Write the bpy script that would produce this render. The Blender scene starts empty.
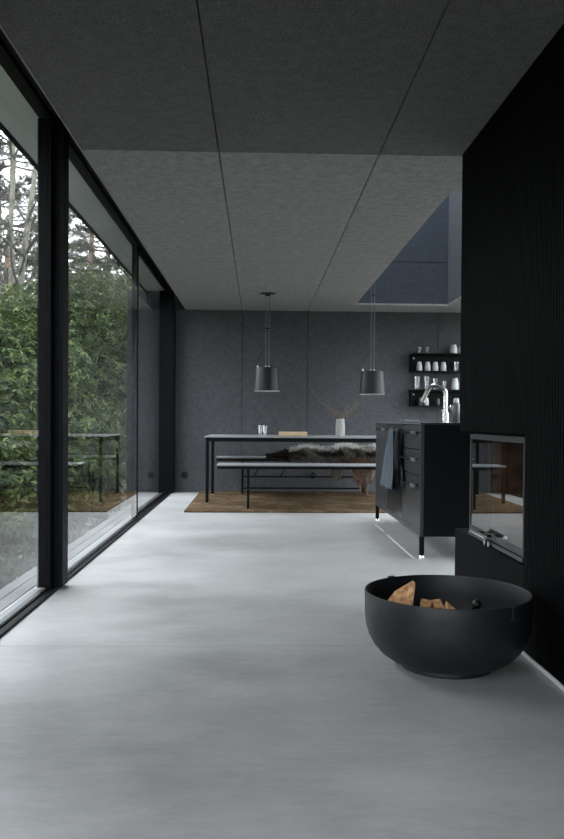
import bpy, math, random
import numpy as np
from mathutils import Vector, Matrix

random.seed(7)
RNG = np.random.default_rng(11)
sc = bpy.context.scene
COL = sc.collection
PI = math.pi

# ------------------------------------------------------------------ camera
F_PX, YAW, ROLL, CAM_H = 800.0, math.atan(24 / 800.0), 0.0068, 0.91
PITCH = -0.016                          # looking very slightly down, lens shifted up
SHIFT = 13.5                            # pixels
cam_d = bpy.data.cameras.new('camera')
cam = bpy.data.objects.new('camera', cam_d)
COL.objects.link(cam)
cam_d.sensor_fit = 'VERTICAL'
cam_d.sensor_height = 36.0
cam_d.lens = F_PX * 36.0 / 839.0
cam_d.shift_y = SHIFT / 839.0
cam_d.clip_start = 0.05
cam_d.clip_end = 400
fwd = Vector((math.sin(YAW), math.cos(YAW), PITCH)).normalized()
rgt0 = Vector((math.cos(YAW), -math.sin(YAW), 0))
up0 = rgt0.cross(fwd)
rgt = rgt0 * math.cos(ROLL) + up0 * math.sin(ROLL)
up = rgt.cross(fwd)
M = Matrix((rgt, up, -fwd)).transposed().to_4x4()
M.translation = (0, 0, CAM_H)
cam.matrix_world = M
sc.camera = cam


def at(u, v, d):
    """world point seen at photo pixel (u, v) at distance d along the view axis"""
    return Vector((0, 0, CAM_H)) + fwd * d + rgt * ((u - 282) / F_PX * d) - up * ((v - 419.5 - SHIFT) / F_PX * d)


# ------------------------------------------------------------------ materials
def new_mat(name):
    m = bpy.data.materials.new(name)
    m.use_nodes = True
    nt = m.node_tree
    nt.nodes.clear()
    out = nt.nodes.new('ShaderNodeOutputMaterial')
    b = nt.nodes.new('ShaderNodeBsdfPrincipled')
    nt.links.new(b.outputs[0], out.inputs[0])
    return m, nt, b, out


def nd(nt, t, **kw):
    n = nt.nodes.new(t)
    for k, v in kw.items():
        if hasattr(n, k) and not k.startswith('i_'):
            setattr(n, k, v)
        else:
            n.inputs[k[2:] if k.startswith('i_') else k].default_value = v
    return n


def noise(nt, scale, detail=3, rough=.55, coord='Object', mscale=None):
    tc = nd(nt, 'ShaderNodeTexCoord')
    n = nd(nt, 'ShaderNodeTexNoise')
    n.inputs['Scale'].default_value = scale
    n.inputs['Detail'].default_value = detail
    n.inputs['Roughness'].default_value = rough
    if mscale:
        mp = nd(nt, 'ShaderNodeMapping')
        mp.inputs['Scale'].default_value = mscale
        nt.links.new(tc.outputs[coord], mp.inputs[0])
        nt.links.new(mp.outputs[0], n.inputs['Vector'])
    else:
        nt.links.new(tc.outputs[coord], n.inputs['Vector'])
    return n


def ramp(nt, src, stops):
    r = nd(nt, 'ShaderNodeValToRGB')
    e = r.color_ramp.elements
    while len(e) < len(stops):
        e.new(0.5)
    for k, (p, c) in enumerate(stops):
        e[k].position = p
        e[k].color = (c[0], c[1], c[2], 1)
    nt.links.new(src, r.inputs[0])
    return r


def bump(nt, b, h, strength, dist=.01):
    bp = nd(nt, 'ShaderNodeBump')
    bp.inputs['Strength'].default_value = strength
    bp.inputs['Distance'].default_value = dist
    nt.links.new(h, bp.inputs['Height'])
    nt.links.new(bp.outputs[0], b.inputs['Normal'])


def simple(name, col, rough=.5, metal=0.0, var=.12, nscale=30, bmp=0.0, spec=.5, lo=None, hi=None, mscale=None):
    m, nt, b, out = new_mat(name)
    n = noise(nt, nscale, 4, mscale=mscale)
    c0 = lo or [c * (1 - var) for c in col]
    c1 = hi or [c * (1 + var) for c in col]
    r = ramp(nt, n.outputs['Fac'], [(.3, c0), (.7, c1)])
    nt.links.new(r.outputs[0], b.inputs['Base Color'])
    b.inputs['Roughness'].default_value = rough
    b.inputs['Metallic'].default_value = metal
    b.inputs['Specular IOR Level'].default_value = spec
    if bmp:
        bump(nt, b, n.outputs['Fac'], bmp)
    return m


def felt(name, col, lo=.5, hi=1.5):
    m, nt, b, out = new_mat(name)
    n = noise(nt, 105, 3, .75)
    n2 = noise(nt, 18, 3)
    mx = nd(nt, 'ShaderNodeMath', operation='MULTIPLY_ADD')
    nt.links.new(n2.outputs['Fac'], mx.inputs[0])
    mx.inputs[1].default_value = .30
    nt.links.new(n.outputs['Fac'], mx.inputs[2])
    r = ramp(nt, mx.outputs[0], [(.48, [c * lo for c in col]), (.83, [c * hi for c in col])])
    nt.links.new(r.outputs[0], b.inputs['Base Color'])
    b.inputs['Roughness'].default_value = .95
    b.inputs['Specular IOR Level'].default_value = .1
    b.inputs['Sheen Weight'].default_value = .1
    bump(nt, b, n.outputs['Fac'], .3, .003)
    return m


MT = {}
MT['felt_wall'] = felt('charcoal felt', (.084, .086, .093), .68, 1.28)
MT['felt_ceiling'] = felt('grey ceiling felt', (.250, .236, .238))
MT['felt_ceiling_shaded'] = felt('grey ceiling felt darkened for near shade', (.118, .112, .113), .55, 1.42)  # near panels: darker felt, nap step plus near-end shade put into the colour
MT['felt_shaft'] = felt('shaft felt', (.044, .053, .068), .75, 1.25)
MT['black'] = simple('black gap', (.006, .006, .007), .8)
MT['frame'] = simple('black window frame', (.0035, .0038, .0052), .5, var=.2, spec=.08)
MT['alu'] = simple('brushed aluminium', (.42, .43, .44), .35, 1.0, nscale=60)
MT['stud'] = simple('satin steel stud', (.30, .30, .31), .35, .7)
MT['edge_grey'] = simple('grey edge profile', (.30, .30, .30), .6, var=.1)
MT['threshold'] = simple('dull grey threshold', (.10, .105, .11), .6, var=.1)
MT['outer_wall'] = felt('dark outer wall', (.024, .025, .028))
MT['chrome'] = simple('chrome', (.85, .85, .84), .24, 1.0, var=.03)
MT['black_metal'] = simple('black powder coat', (.0035, .0037, .0042), .45, var=.15, nscale=120, bmp=.03, spec=.12)
MT['bowl'] = simple('black bowl steel', (.0085, .0097, .0118), .5, var=.2, nscale=25, bmp=.02, spec=.4)
MT['door_grey'] = simple('anthracite front', (.029, .031, .035), .35, var=.06, nscale=8)
MT['door_dark'] = simple('dark front', (.014, .016, .019), .22, var=.06, nscale=8)
MT['worktop'] = simple('dark worktop', (.012, .0125, .014), .35, var=.2)
MT['shade'] = simple('matt black shade', (.008, .0086, .0098), .45, var=.1, spec=.35)
MT['shade_in'] = simple('white shade lining', (.7, .7, .68), .6, var=.05)
MT['cord'] = simple('grey cord', (.13, .13, .13), .7)
MT['table_top'] = simple('grey table top', (.25, .26, .275), .45, var=.08, nscale=14)
MT['rubber'] = simple('black rubber', (.004, .004, .0045), .4, spec=.3)
MT['white'] = simple('white porcelain', (.46, .47, .48), .35, var=.04)
MT['dark_jar'] = simple('dark jar', (.05, .05, .055), .3)
MT['bottle'] = simple('smoky bottle', (.10, .105, .11), .25)
MT['ceramic'] = simple('speckled grey ceramic', (.30, .295, .28), .55, var=.3, nscale=60)
MT['twig'] = simple('twig bark', (.13, .09, .05), .8, var=.3)
MT['bud'] = simple('yellow bud', (.17, .12, .055), .8, var=.3)
MT['towel'] = simple('blue grey linen', (.060, .073, .092), .9, var=.25, nscale=90, bmp=.15)
MT['towel_dark'] = simple('darker linen', (.006, .0075, .012), .9, var=.25, nscale=90, bmp=.15)  # much darker linen for the near fold
MT['pale_strip'] = simple('pale thin strip', (.75, .75, .75), .5, var=.05)
MT['board'] = simple('pale wood', (.55, .40, .24), .5, mscale=(2, 30, 30), nscale=2, lo=(.45, .31, .17), hi=(.66, .52, .35))
MT['wood_end'] = simple('split wood', (.45, .26, .12), .8, nscale=55, lo=(.30, .12, .045), hi=(.88, .52, .26), bmp=.2)
MT['wood_side'] = simple('split wood side', (.45, .27, .14), .8, nscale=5, mscale=(10, 10, 1), lo=(.45, .27, .14), hi=(.75, .52, .30), bmp=.2)
MT['bark'] = simple('bark', (.10, .06, .04), .9, nscale=30, lo=(.05, .03, .02), hi=(.18, .12, .08), bmp=.5)
MT['firebrick'] = simple('firebrick', (.22, .11, .05), .85, nscale=9, lo=(.14, .065, .03), hi=(.62, .34, .16))
MT['ash'] = simple('ash', (.30, .24, .19), .9, nscale=12, lo=(.09, .06, .045), hi=(.20, .145, .11))
MT['cast'] = simple('grey stove steel', (.028, .029, .031), .4, .3, var=.1)
MT['deck'] = simple('grey deck boards', (.08, .085, .09), .6, nscale=3, mscale=(8, 1, 8), lo=(.02, .022, .025), hi=(.045, .047, .05))
MT['soffit'] = simple('grey soffit', (.78, .79, .79), .6, var=.08, nscale=2)
MT['ground'] = simple('forest floor', (.03, .035, .015), .95, nscale=3, lo=(.010, .014, .006), hi=(.035, .040, .018))
MT['bark_grey'] = simple('grey tree bark', (.17, .155, .12), .9, nscale=12, lo=(.08, .075, .055), hi=(.22, .21, .17), mscale=(3, 3, 1))
MT['bark_dark'] = simple('dark twig bark', (.045, .042, .035), .9, var=.3)
MT['bark_pine'] = simple('reddish pine bark', (.20, .11, .075), .9, nscale=8, lo=(.11, .065, .05), hi=(.27, .155, .105), mscale=(3, 3, 1))


def concrete():
    m, nt, b, out = new_mat('polished concrete')
    big = noise(nt, .9, 6, .62, mscale=(1.0, 1.6, 1))
    mid = noise(nt, 4.5, 7, .72, mscale=(.7, 1.3, 1))
    streak = noise(nt, 16, 8, .8, mscale=(.55, 1.5, 1))
    fine = noise(nt, 160, 2)
    a = nd(nt, 'ShaderNodeMath', operation='MULTIPLY_ADD')
    nt.links.new(mid.outputs['Fac'], a.inputs[0])
    a.inputs[1].default_value = .45
    nt.links.new(big.outputs['Fac'], a.inputs[2])
    a3 = nd(nt, 'ShaderNodeMath', operation='MULTIPLY_ADD')
    nt.links.new(streak.outputs['Fac'], a3.inputs[0])
    a3.inputs[1].default_value = .55
    nt.links.new(a.outputs[0], a3.inputs[2])
    hf = nd(nt, 'ShaderNodeMath', operation='MULTIPLY')
    nt.links.new(a3.outputs[0], hf.inputs[0])
    hf.inputs[1].default_value = .5
    r = ramp(nt, hf.outputs[0], [(.37, (.270, .268, .263)), (.50, (.375, .373, .367)), (.63, (.475, .473, .466))])
    # saw-cut joint across the room
    tc = nd(nt, 'ShaderNodeTexCoord')
    sp = nd(nt, 'ShaderNodeSeparateXYZ')
    nt.links.new(tc.outputs['Object'], sp.inputs[0])
    s1 = nd(nt, 'ShaderNodeMath', operation='SUBTRACT')
    nt.links.new(sp.outputs['Y'], s1.inputs[0])
    s1.inputs[1].default_value = 3.21
    s2 = nd(nt, 'ShaderNodeMath', operation='ABSOLUTE')
    nt.links.new(s1.outputs[0], s2.inputs[0])
    s3 = nd(nt, 'ShaderNodeMath', operation='LESS_THAN')
    nt.links.new(s2.outputs[0], s3.inputs[0])
    s3.inputs[1].default_value = .005
    s4 = nd(nt, 'ShaderNodeMath', operation='MULTIPLY')
    nt.links.new(s3.outputs[0], s4.inputs[0])
    s4.inputs[1].default_value = .30
    mx = nd(nt, 'ShaderNodeMixRGB')
    nt.links.new(s4.outputs[0], mx.inputs[0])
    nt.links.new(r.outputs[0], mx.inputs[1])
    mx.inputs[2].default_value = (.12, .12, .12, 1)
    nt.links.new(mx.outputs[0], b.inputs['Base Color'])
    rr = ramp(nt, mid.outputs['Fac'], [(.3, (.30, .30, .30)), (.7, (.44, .44, .44))])
    nt.links.new(rr.outputs[0], b.inputs['Roughness'])
    b.inputs['Specular IOR Level'].default_value = .5
    bump(nt, b, fine.outputs['Fac'], .03, .003)
    return m


MT['concrete'] = concrete()


MT['fluted'] = simple('black stained timber', (.0014, .0015, .0019), .6, nscale=6, mscale=(4, 8, .4), var=.35, spec=.035)



def glass(name, tint=(1, 1, 1), r0=.04):
    """clear architectural pane: sees straight through, mirrors more and more at grazing view"""
    m = bpy.data.materials.new(name)
    m.use_nodes = True
    nt = m.node_tree
    nt.nodes.clear()
    out = nt.nodes.new('ShaderNodeOutputMaterial')
    lw = nd(nt, 'ShaderNodeLayerWeight')
    lw.inputs['Blend'].default_value = .5
    p = nd(nt, 'ShaderNodeMath', operation='POWER')
    nt.links.new(lw.outputs['Facing'], p.inputs[0])
    p.inputs[1].default_value = 5
    q = nd(nt, 'ShaderNodeMath', operation='MULTIPLY_ADD')
    nt.links.new(p.outputs[0], q.inputs[0])
    q.inputs[1].default_value = 1 - r0
    q.inputs[2].default_value = r0
    # both skins of the pane together mirror 2R / (1 + R)
    a2 = nd(nt, 'ShaderNodeMath', operation='MULTIPLY')
    nt.links.new(q.outputs[0], a2.inputs[0])
    a2.inputs[1].default_value = 2
    b2 = nd(nt, 'ShaderNodeMath', operation='ADD')
    nt.links.new(q.outputs[0], b2.inputs[0])
    b2.inputs[1].default_value = 1
    c2 = nd(nt, 'ShaderNodeMath', operation='DIVIDE')
    nt.links.new(a2.outputs[0], c2.inputs[0])
    nt.links.new(b2.outputs[0], c2.inputs[1])
    gm = nd(nt, 'ShaderNodeNewGeometry')
    inv = nd(nt, 'ShaderNodeMath', operation='SUBTRACT')
    inv.inputs[0].default_value = 1
    nt.links.new(gm.outputs['Backfacing'], inv.inputs[1])
    q = nd(nt, 'ShaderNodeMath', operation='MULTIPLY')
    nt.links.new(c2.outputs[0], q.inputs[0])
    nt.links.new(inv.outputs[0], q.inputs[1])
    t = nd(nt, 'ShaderNodeBsdfTransparent')
    t.inputs[0].default_value = (*tint, 1)
    g = nd(nt, 'ShaderNodeBsdfGlossy')
    g.inputs['Color'].default_value = (1, 1, 1, 1)
    g.inputs['Roughness'].default_value = 0.0
    mx = nd(nt, 'ShaderNodeMixShader')
    nt.links.new(q.outputs[0], mx.inputs[0])
    nt.links.new(t.outputs[0], mx.inputs[1])
    nt.links.new(g.outputs[0], mx.inputs[2])
    nt.links.new(mx.outputs[0], out.inputs[0])
    return m


MT['glass'] = glass('window glass', (.95, .965, .96))
MT['tumbler'] = glass('tumbler glass', (.93, .94, .95), .16)
MT['stove_glass'] = glass('smoked stove glass', (.68, .65, .62), .05)


def leaf_mat(name, dark, midc, light, rough=.55):
    m, nt, b, out = new_mat(name)
    g = nd(nt, 'ShaderNodeNewGeometry')
    r = ramp(nt, g.outputs['Random Per Island'], [(0, dark), (.55, midc), (1, light)])
    nt.links.new(r.outputs[0], b.inputs['Base Color'])
    b.inputs['Roughness'].default_value = rough
    b.inputs['Specular IOR Level'].default_value = .10
    tr = nd(nt, 'ShaderNodeBsdfTranslucent')
    nt.links.new(r.outputs[0], tr.inputs[0])
    mx = nd(nt, 'ShaderNodeMixShader')
    mx.inputs[0].default_value = .3
    nt.links.new(b.outputs[0], mx.inputs[1])
    nt.links.new(tr.outputs[0], mx.inputs[2])
    nt.links.new(mx.outputs[0], out.inputs[0])
    return m


MT['leaf'] = leaf_mat('broad evergreen leaf', (.010, .021, .006), (.031, .054, .014), (.095, .120, .035))
MT['leaf_dark'] = leaf_mat('deep evergreen leaf', (.007, .016, .005), (.024, .043, .011), (.070, .092, .024))
MT['needle'] = leaf_mat('pine needles', (.012, .018, .009), (.028, .038, .018), (.06, .07, .032), .6)


def rug_mat():
    m, nt, b, out = new_mat('brown woven jute')
    n = noise(nt, 22, 6, .78, mscale=(.45, 1.6, 1))
    n2 = noise(nt, 2.2, 4, .6)
    a = nd(nt, 'ShaderNodeMath', operation='MULTIPLY_ADD')
    nt.links.new(n2.outputs['Fac'], a.inputs[0])
    a.inputs[1].default_value = .6
    nt.links.new(n.outputs['Fac'], a.inputs[2])
    r = ramp(nt, a.outputs[0], [(.5, (.018, .012, .007)), (.8, (.092, .060, .033)), (1.0, (.26, .185, .115))])
    nt.links.new(r.outputs[0], b.inputs['Base Color'])
    b.inputs['Roughness'].default_value = .95
    b.inputs['Specular IOR Level'].default_value = .1
    bump(nt, b, n.outputs['Fac'], .9, .02)
    return m


MT['rug'] = rug_mat()


def pelt_mat():
    m, nt, b, out = new_mat('reindeer pelt')
    a = nd(nt, 'ShaderNodeAttribute', attribute_name='pelt')
    nt.links.new(a.outputs['Color'], b.inputs['Base Color'])
    b.inputs['Roughness'].default_value = .8
    b.inputs['Specular IOR Level'].default_value = .2
    return m


MT['pelt'] = pelt_mat()


# ------------------------------------------------------------------ mesh builder
class MB:
    def __init__(self):
        self.v, self.f, self.mi = [], [], []

    def add(self, vs, fs, mi=0):
        o = len(self.v)
        self.v += [tuple(p) for p in vs]
        self.f += [tuple(i + o for i in f) for f in fs]
        self.mi += [mi] * len(fs)
        return self

    def box(self, x0, x1, y0, y1, z0, z1, mi=0):
        vs = [(x, y, z) for z in (z0, z1) for y in (y0, y1) for x in (x0, x1)]
        fs = [(0, 2, 3, 1), (4, 5, 7, 6), (0, 1, 5, 4), (2, 6, 7, 3), (0, 4, 6, 2), (1, 3, 7, 5)]
        return self.add(vs, fs, mi)

    def tube(self, pts, r, n=10, cap=True, mi=0):
        pts = [Vector(p) for p in pts]
        rs = r if isinstance(r, (list, tuple)) else [r] * len(pts)
        vs, fs = [], []
        ref = None
        for i, p in enumerate(pts):
            a = pts[max(i - 1, 0)]
            c = pts[min(i + 1, len(pts) - 1)]
            t = (c - a).normalized()
            if ref is None:
                ref = Vector((0, 0, 1)) if abs(t.z) < .9 else Vector((1, 0, 0))
            e1 = (ref - t * ref.dot(t)).normalized()
            e2 = t.cross(e1)
            ref = e1
            for k in range(n):
                th = 2 * PI * k / n
                vs.append(p + (e1 * math.cos(th) + e2 * math.sin(th)) * rs[i])
        for i in range(len(pts) - 1):
            for k in range(n):
                k2 = (k + 1) % n
                fs.append((i * n + k, i * n + k2, (i + 1) * n + k2, (i + 1) * n + k))
        if cap:
            fs.append(tuple(reversed(range(n))))
            fs.append(tuple((len(pts) - 1) * n + k for k in range(n)))
        return self.add(vs, fs, mi)

    def lathe(self, prof, n=48, c=(0, 0, 0), mi=0):
        vs, fs = [], []
        for r, z in prof:
            for k in range(n):
                th = 2 * PI * k / n
                vs.append((c[0] + max(r, 1e-5) * math.cos(th), c[1] + max(r, 1e-5) * math.sin(th), c[2] + z))
        for i in range(len(prof) - 1):
            for k in range(n):
                k2 = (k + 1) % n
                fs.append((i * n + k, i * n + k2, (i + 1) * n + k2, (i + 1) * n + k))
        return self.add(vs, fs, mi)

    def prism(self, poly, p0, axis, e1, e2, length, mi_side=0, mi_end=1, mi_fn=None):
        p0, axis, e1, e2 = Vector(p0), Vector(axis), Vector(e1), Vector(e2)
        n = len(poly)
        vs = [p0 + e1 * a + e2 * b for a, b in poly] + [p0 + axis * length + e1 * a + e2 * b for a, b in poly]
        self.add(vs, [], 0)
        o = len(self.v) - 2 * n
        for k in range(n):
            k2 = (k + 1) % n
            self.f.append((o + k, o + k2, o + n + k2, o + n + k))
            self.mi.append(mi_fn(k) if mi_fn else mi_side)
        self.f.append(tuple(o + k for k in reversed(range(n))))
        self.mi.append(mi_end)
        self.f.append(tuple(o + n + k for k in range(n)))
        self.mi.append(mi_end)
        return self

    def build(self, name, mats, parent=None, bevel=0, smooth=None, loc=None):
        me = bpy.data.meshes.new(name)
        me.from_pydata(self.v, [], self.f)
        mats = mats if isinstance(mats, (list, tuple)) else [mats]
        for m in mats:
            me.materials.append(MT[m] if isinstance(m, str) else m)
        if len(mats) > 1:
            me.polygons.foreach_set('material_index', self.mi)
        if smooth is not None:
            me.polygons.foreach_set('use_smooth', [True] * len(me.polygons))
            me.update()
            me.set_sharp_from_angle(angle=math.radians(smooth))
        me.update()
        o = bpy.data.objects.new(name, me)
        COL.objects.link(o)
        if parent is not None:
            o.parent = parent
        if loc is not None:
            o.location = loc
        if bevel:
            b = o.modifiers.new('bevel', 'BEVEL')
            b.width = bevel
            b.segments = 2
            b.limit_method = 'ANGLE'
        return o


def box(*a):
    return MB().box(*a)


def thing(name, label, cat, loc=(0, 0, 0), rz=0, group=None):
    o = bpy.data.objects.new(name, None)
    COL.objects.link(o)
    o.empty_display_size = .05
    o.location = loc
    o.rotation_euler = (0, 0, rz)
    return tag(o, label, cat, group)


def tag(o, label, cat, group=None):
    o['label'] = label
    o['category'] = cat
    if group:
        o['group'] = group
    return o


def struct(o):
    o['kind'] = 'structure'
    return o


def copy_tree(o, parent=None):
    c = o.copy()
    COL.objects.link(c)
    if parent is not None:
        c.parent = parent
    for ch in [k for k in o.children]:
        copy_tree(ch, c)
    return c


def dup(o, loc, label, group=None):
    c = copy_tree(o)
    c.location = loc
    c['label'] = label
    if group:
        c['group'] = group
    return c


# ------------------------------------------------------------------ room shell
YB, CZ, XR = 10.09, 2.286, 3.10          # back wall, ceiling height, right glazing
XG = -1.075                             # inner window line
CE = -0.91                              # ceiling edge beside the window recess
YF = -3.0                               # wall behind the viewer
BX = 1.045                              # face of the black fireplace block
SY0, SY1, SX0, SX1 = 4.78, 9.49, 1.146, 2.25   # skylight shaft

struct(box(-1.20, XR + .1, YF - .1, YB + .2, -.25, 0).build('floor', 'concrete'))

# ceiling: felt panels with open joints under a dark slab
mb = MB()
G = .0035
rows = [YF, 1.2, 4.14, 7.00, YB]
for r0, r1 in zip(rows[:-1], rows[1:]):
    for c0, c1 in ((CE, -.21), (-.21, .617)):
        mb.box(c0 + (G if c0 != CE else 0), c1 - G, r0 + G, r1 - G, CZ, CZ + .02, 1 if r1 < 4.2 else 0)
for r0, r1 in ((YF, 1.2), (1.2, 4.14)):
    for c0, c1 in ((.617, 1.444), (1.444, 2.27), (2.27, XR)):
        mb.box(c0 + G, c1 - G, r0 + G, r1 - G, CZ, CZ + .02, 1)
mb.box(.617 + G, SX0, 4.14 + G, 7.0 - G, CZ, CZ + .02)
mb.box(.617 + G, SX0, 7.0 + G, SY1, CZ, CZ + .02)
mb.box(SX0, XR, 4.14 + G, SY0, CZ, CZ + .02)
mb.box(SX1, XR, SY0, SY1, CZ, CZ + .02)
mb.box(.617 + G, XR, SY1, YB - G, CZ, CZ + .02)
ceil = struct(mb.build('ceiling', ['felt_ceiling', 'felt_ceiling_shaded']))
mb = MB()
for b in ((CE, SX0 - .06, YF, YB), (SX0 - .06, SX1 + .06, YF, SY0 - .06), (SX0 - .06, SX1 + .06, SY1 + .06, YB),
          (SX1 + .06, XR, YF, YB)):
    mb.box(*b, CZ + .021, CZ + .24)
mb.box(-1.165, CE, YF, YB, CZ + .2405, CZ + .30)
for b in ((CE, SX0 - .06, YF, YB + .2), (SX0 - .06, SX1 + .06, YF, SY0 - .06), (SX0 - .06, SX1 + .06, SY1 + .06, YB + .2),
          (SX1 + .06, XR + .1, YF, YB + .2)):
    mb.box(*b, CZ + .2405, CZ + .30)
mb.box(CE, CE + .012, YF, YB, CZ + .003, CZ + .021)
mb.build('ceiling_slab', 'black', ceil)
struct(box(CE - .005, CE, YF, YB, CZ - .002, CZ + .003).build('trim_1', 'edge_grey'))

# skylight shaft
ST = 4.9
mb = MB()
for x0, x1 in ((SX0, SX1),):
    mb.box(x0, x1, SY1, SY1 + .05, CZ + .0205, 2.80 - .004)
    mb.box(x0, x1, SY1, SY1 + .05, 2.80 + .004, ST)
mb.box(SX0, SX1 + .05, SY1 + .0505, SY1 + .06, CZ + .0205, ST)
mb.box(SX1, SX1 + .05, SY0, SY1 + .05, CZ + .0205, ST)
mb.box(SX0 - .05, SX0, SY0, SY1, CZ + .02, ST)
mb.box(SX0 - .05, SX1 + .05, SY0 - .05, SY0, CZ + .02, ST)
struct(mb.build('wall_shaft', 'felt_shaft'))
win = struct(MB().box(SX0 - .08, SX1 + .08, SY0 - .08, SY0, ST, ST + .08).box(SX0 - .08, SX1 + .08, SY1, SY1 + .08, ST, ST + .08)
             .box(SX0 - .08, SX0, SY0, SY1, ST, ST + .08).box(SX1, SX1 + .08, SY0, SY1, ST, ST + .08)
             .box(SX0, SX1, 7.10, 7.16, ST, ST + .08).build('window_4', 'frame'))
box(SX0, SX1, SY0, SY1, ST + .03, ST + .038).build('pane', 'glass', win)

# back wall of felt panels
mb = MB()
for a, b_ in ((-1.22, -.205), (-.205, .617), (.617, 2.27), (2.27, XR + .1)):
    mb.box(a + .003, b_ - .003, YB, YB + .05, 0, CZ)
bw = struct(mb.build('wall_back', 'felt_wall'))
box(-1.22, XR + .1, YB + .051, YB + .2, 0, CZ + .25).build('wall_core', 'black', bw)

# front wall (behind the viewer) and the solid stretch of left wall beside it
WY0 = 2.6
struct(MB().box(-1.3, -.90, YF - .1, YF, 0, CZ + .24).box(.95, XR + .1, YF - .1, YF, 0, CZ + .24).box(-.90, .95, YF - .1, YF, 2.2, CZ + .24).build('wall_front', 'felt_wall'))
w7 = struct(MB().box(-.90, .95, YF - .08, YF - .02, 0, .04).box(-.90, .95, YF - .08, YF - .02, 2.16, 2.2).box(-.90, -.85, YF - .08, YF - .02, .04, 2.16)
            .box(.90, .95, YF - .08, YF - .02, .04, 2.16).build('window_added_7', 'frame'))  # unseen window added behind the viewer to light the near floor
box(-.85, .90, YF - .055, YF - .045, .04, 2.16).build('pane', 'glass', w7)
struct(MB().box(-1.164, -1.03, YF, -2.5, 0, CZ + .22).box(-1.164, -1.03, 1.3, WY0, 0, CZ + .22).build('wall_left', 'felt_wall'))
w6 = struct(MB().box(-1.14, -1.08, -2.5, 1.3, .0, .03).box(-1.14, -1.08, -2.5, -2.45, .03, 2.49).box(-1.14, -1.08, 1.25, 1.3, .03, 2.49)
            .build('window_added_6', 'frame'))  # unseen left window stretch, added to bring daylight to the near floor
box(-1.115, -1.105, -2.45, 1.25, .03, 2.49).build('pane', 'glass', w6)

# fireplace block
mb = MB()
mb.box(BX + .009, XR, YF, 3.106, 0, CZ)
mb.box(BX + .009, XR, 3.106, 4.12, .855, CZ)
yy = 3.100
while yy > YF + .03:
    mb.box(BX, BX + .0091, yy - .0185, yy, 0, CZ)
    yy -= .0265
yy = 3.108
while yy < 4.095:
    mb.box(BX, BX + .0091, yy, min(yy + .0185, 4.12), .855, CZ)
    yy += .0265
mb.box(BX, BX + .0091, yy, 4.12, .855, CZ)
mb.box(BX, BX + .0091, 3.108, 4.12, .855, .862)
mb.box(BX, XR, 3.106, 4.19, 0, .345)
mb.box(1.72, XR, 3.106, 4.12, .345, .855)
struct(mb.build('wall_right', 'fluted'))
struct(MB().box(BX - .010, BX, YF, 4.18, 0, .016).build('trim_2', 'pale_strip', bevel=.003))
struct(MB().box(1.030, 1.045, 5.25, 6.35, 0, .0015).box(1.030, 1.045, 6.55, 7.0, 0, .0015).build('trim_3', 'pale_strip'))  # thin pale line on the floor along the island, broken once

# left glazing
Y1, Y2 = 4.30, 7.33
HZ = 2.495
struct(MB().box(-1.088, -1.060, WY0, 9.90, .0005, .014).build('trim_4', 'frame'))
struct(MB().box(-1.185, -1.088, WY0, 4.27, .0005, .006).box(-1.185, -1.088, 4.38, 9.90, .0005, .006).build('trim_5', 'threshold'))
struct(MB().box(-1.165, -1.105, -2.5, 1.3, HZ, CZ + .245).box(-1.165, -1.105, WY0, YB, HZ, CZ + .245).build('trim_6', 'frame'))
w1 = struct(MB().box(-1.112, -1.098, WY0, 4.28, .0065, .018).box(-1.125, -1.088, WY0, 4.28, HZ - .02, HZ - .0005)
            .box(-1.13, -1.08, WY0, WY0 + .05, .02, HZ - .021).box(-1.158, -1.090, 4.23, 4.2795, .018, HZ - .021).build('window_1', 'frame'))
box(-1.110, -1.100, WY0 + .051, 4.2295, .0185, HZ - .021).build('pane', 'glass', w1)
w2 = struct(MB().box(-1.125, -1.058, 4.28, 4.37, .001, HZ - .0005).box(-1.060, -1.036, 4.28, 4.40, .014, HZ - .0005)
            .box(-1.088, -1.083, 4.274, 4.281, .014, HZ - .001).box(-1.070, -1.066, 4.274, 4.281, .014, HZ - .001)
            .box(-1.110, -1.086, 4.371, Y2, .0145, .020).box(-1.110, -1.086, 4.371, Y2, HZ - .02, HZ - .0005)
            .box(-1.112, -1.092, Y2 - .018, Y2, .02, HZ - .02).build('window_2', 'frame'))
box(-1.107, -1.097, 4.371, Y2 - .0185, .0205, HZ - .0205).build('pane', 'glass', w2)
w3 = struct(MB().box(-1.150, -1.122, Y2, 9.90, .0065, .026).box(-1.150, -1.122, Y2, 9.90, HZ - .02, HZ - .0005)
            .box(-1.105, -1.095, Y2, 9.90, .0065, .016)
            .box(-1.150, -1.120, Y2 - .03, Y2 + .01, .0065, HZ - .0005)
            .box(-1.235, -1.040, 9.90, YB - .001, .001, HZ - .0005).build('window_3', 'frame'))
box(-1.140, -1.130, Y2 + .0105, 9.899, .0265, HZ - .0205).build('pane', 'glass', w3)
# right glazing behind the kitchen
w5 = struct(MB().box(XR - .03, XR + .05, 4.12, YB, .001, .03).box(XR - .03, XR + .05, 4.12, YB, CZ - .05, CZ)
            .box(XR - .03, XR + .05, 4.12, 4.2, .03, CZ - .05).box(XR - .03, XR + .05, 7.1, 7.16, .03, CZ - .05)
            .box(XR - .03, XR + .05, YB - .08, YB, .03, CZ - .05).build('window_5', 'frame'))
MB().box(XR + .01, XR + .02, 4.2, 7.1, .03, CZ - .05).box(XR + .01, XR + .02, 7.16, YB - .08, .03, CZ - .05).build('pane', 'glass', w5)

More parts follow.
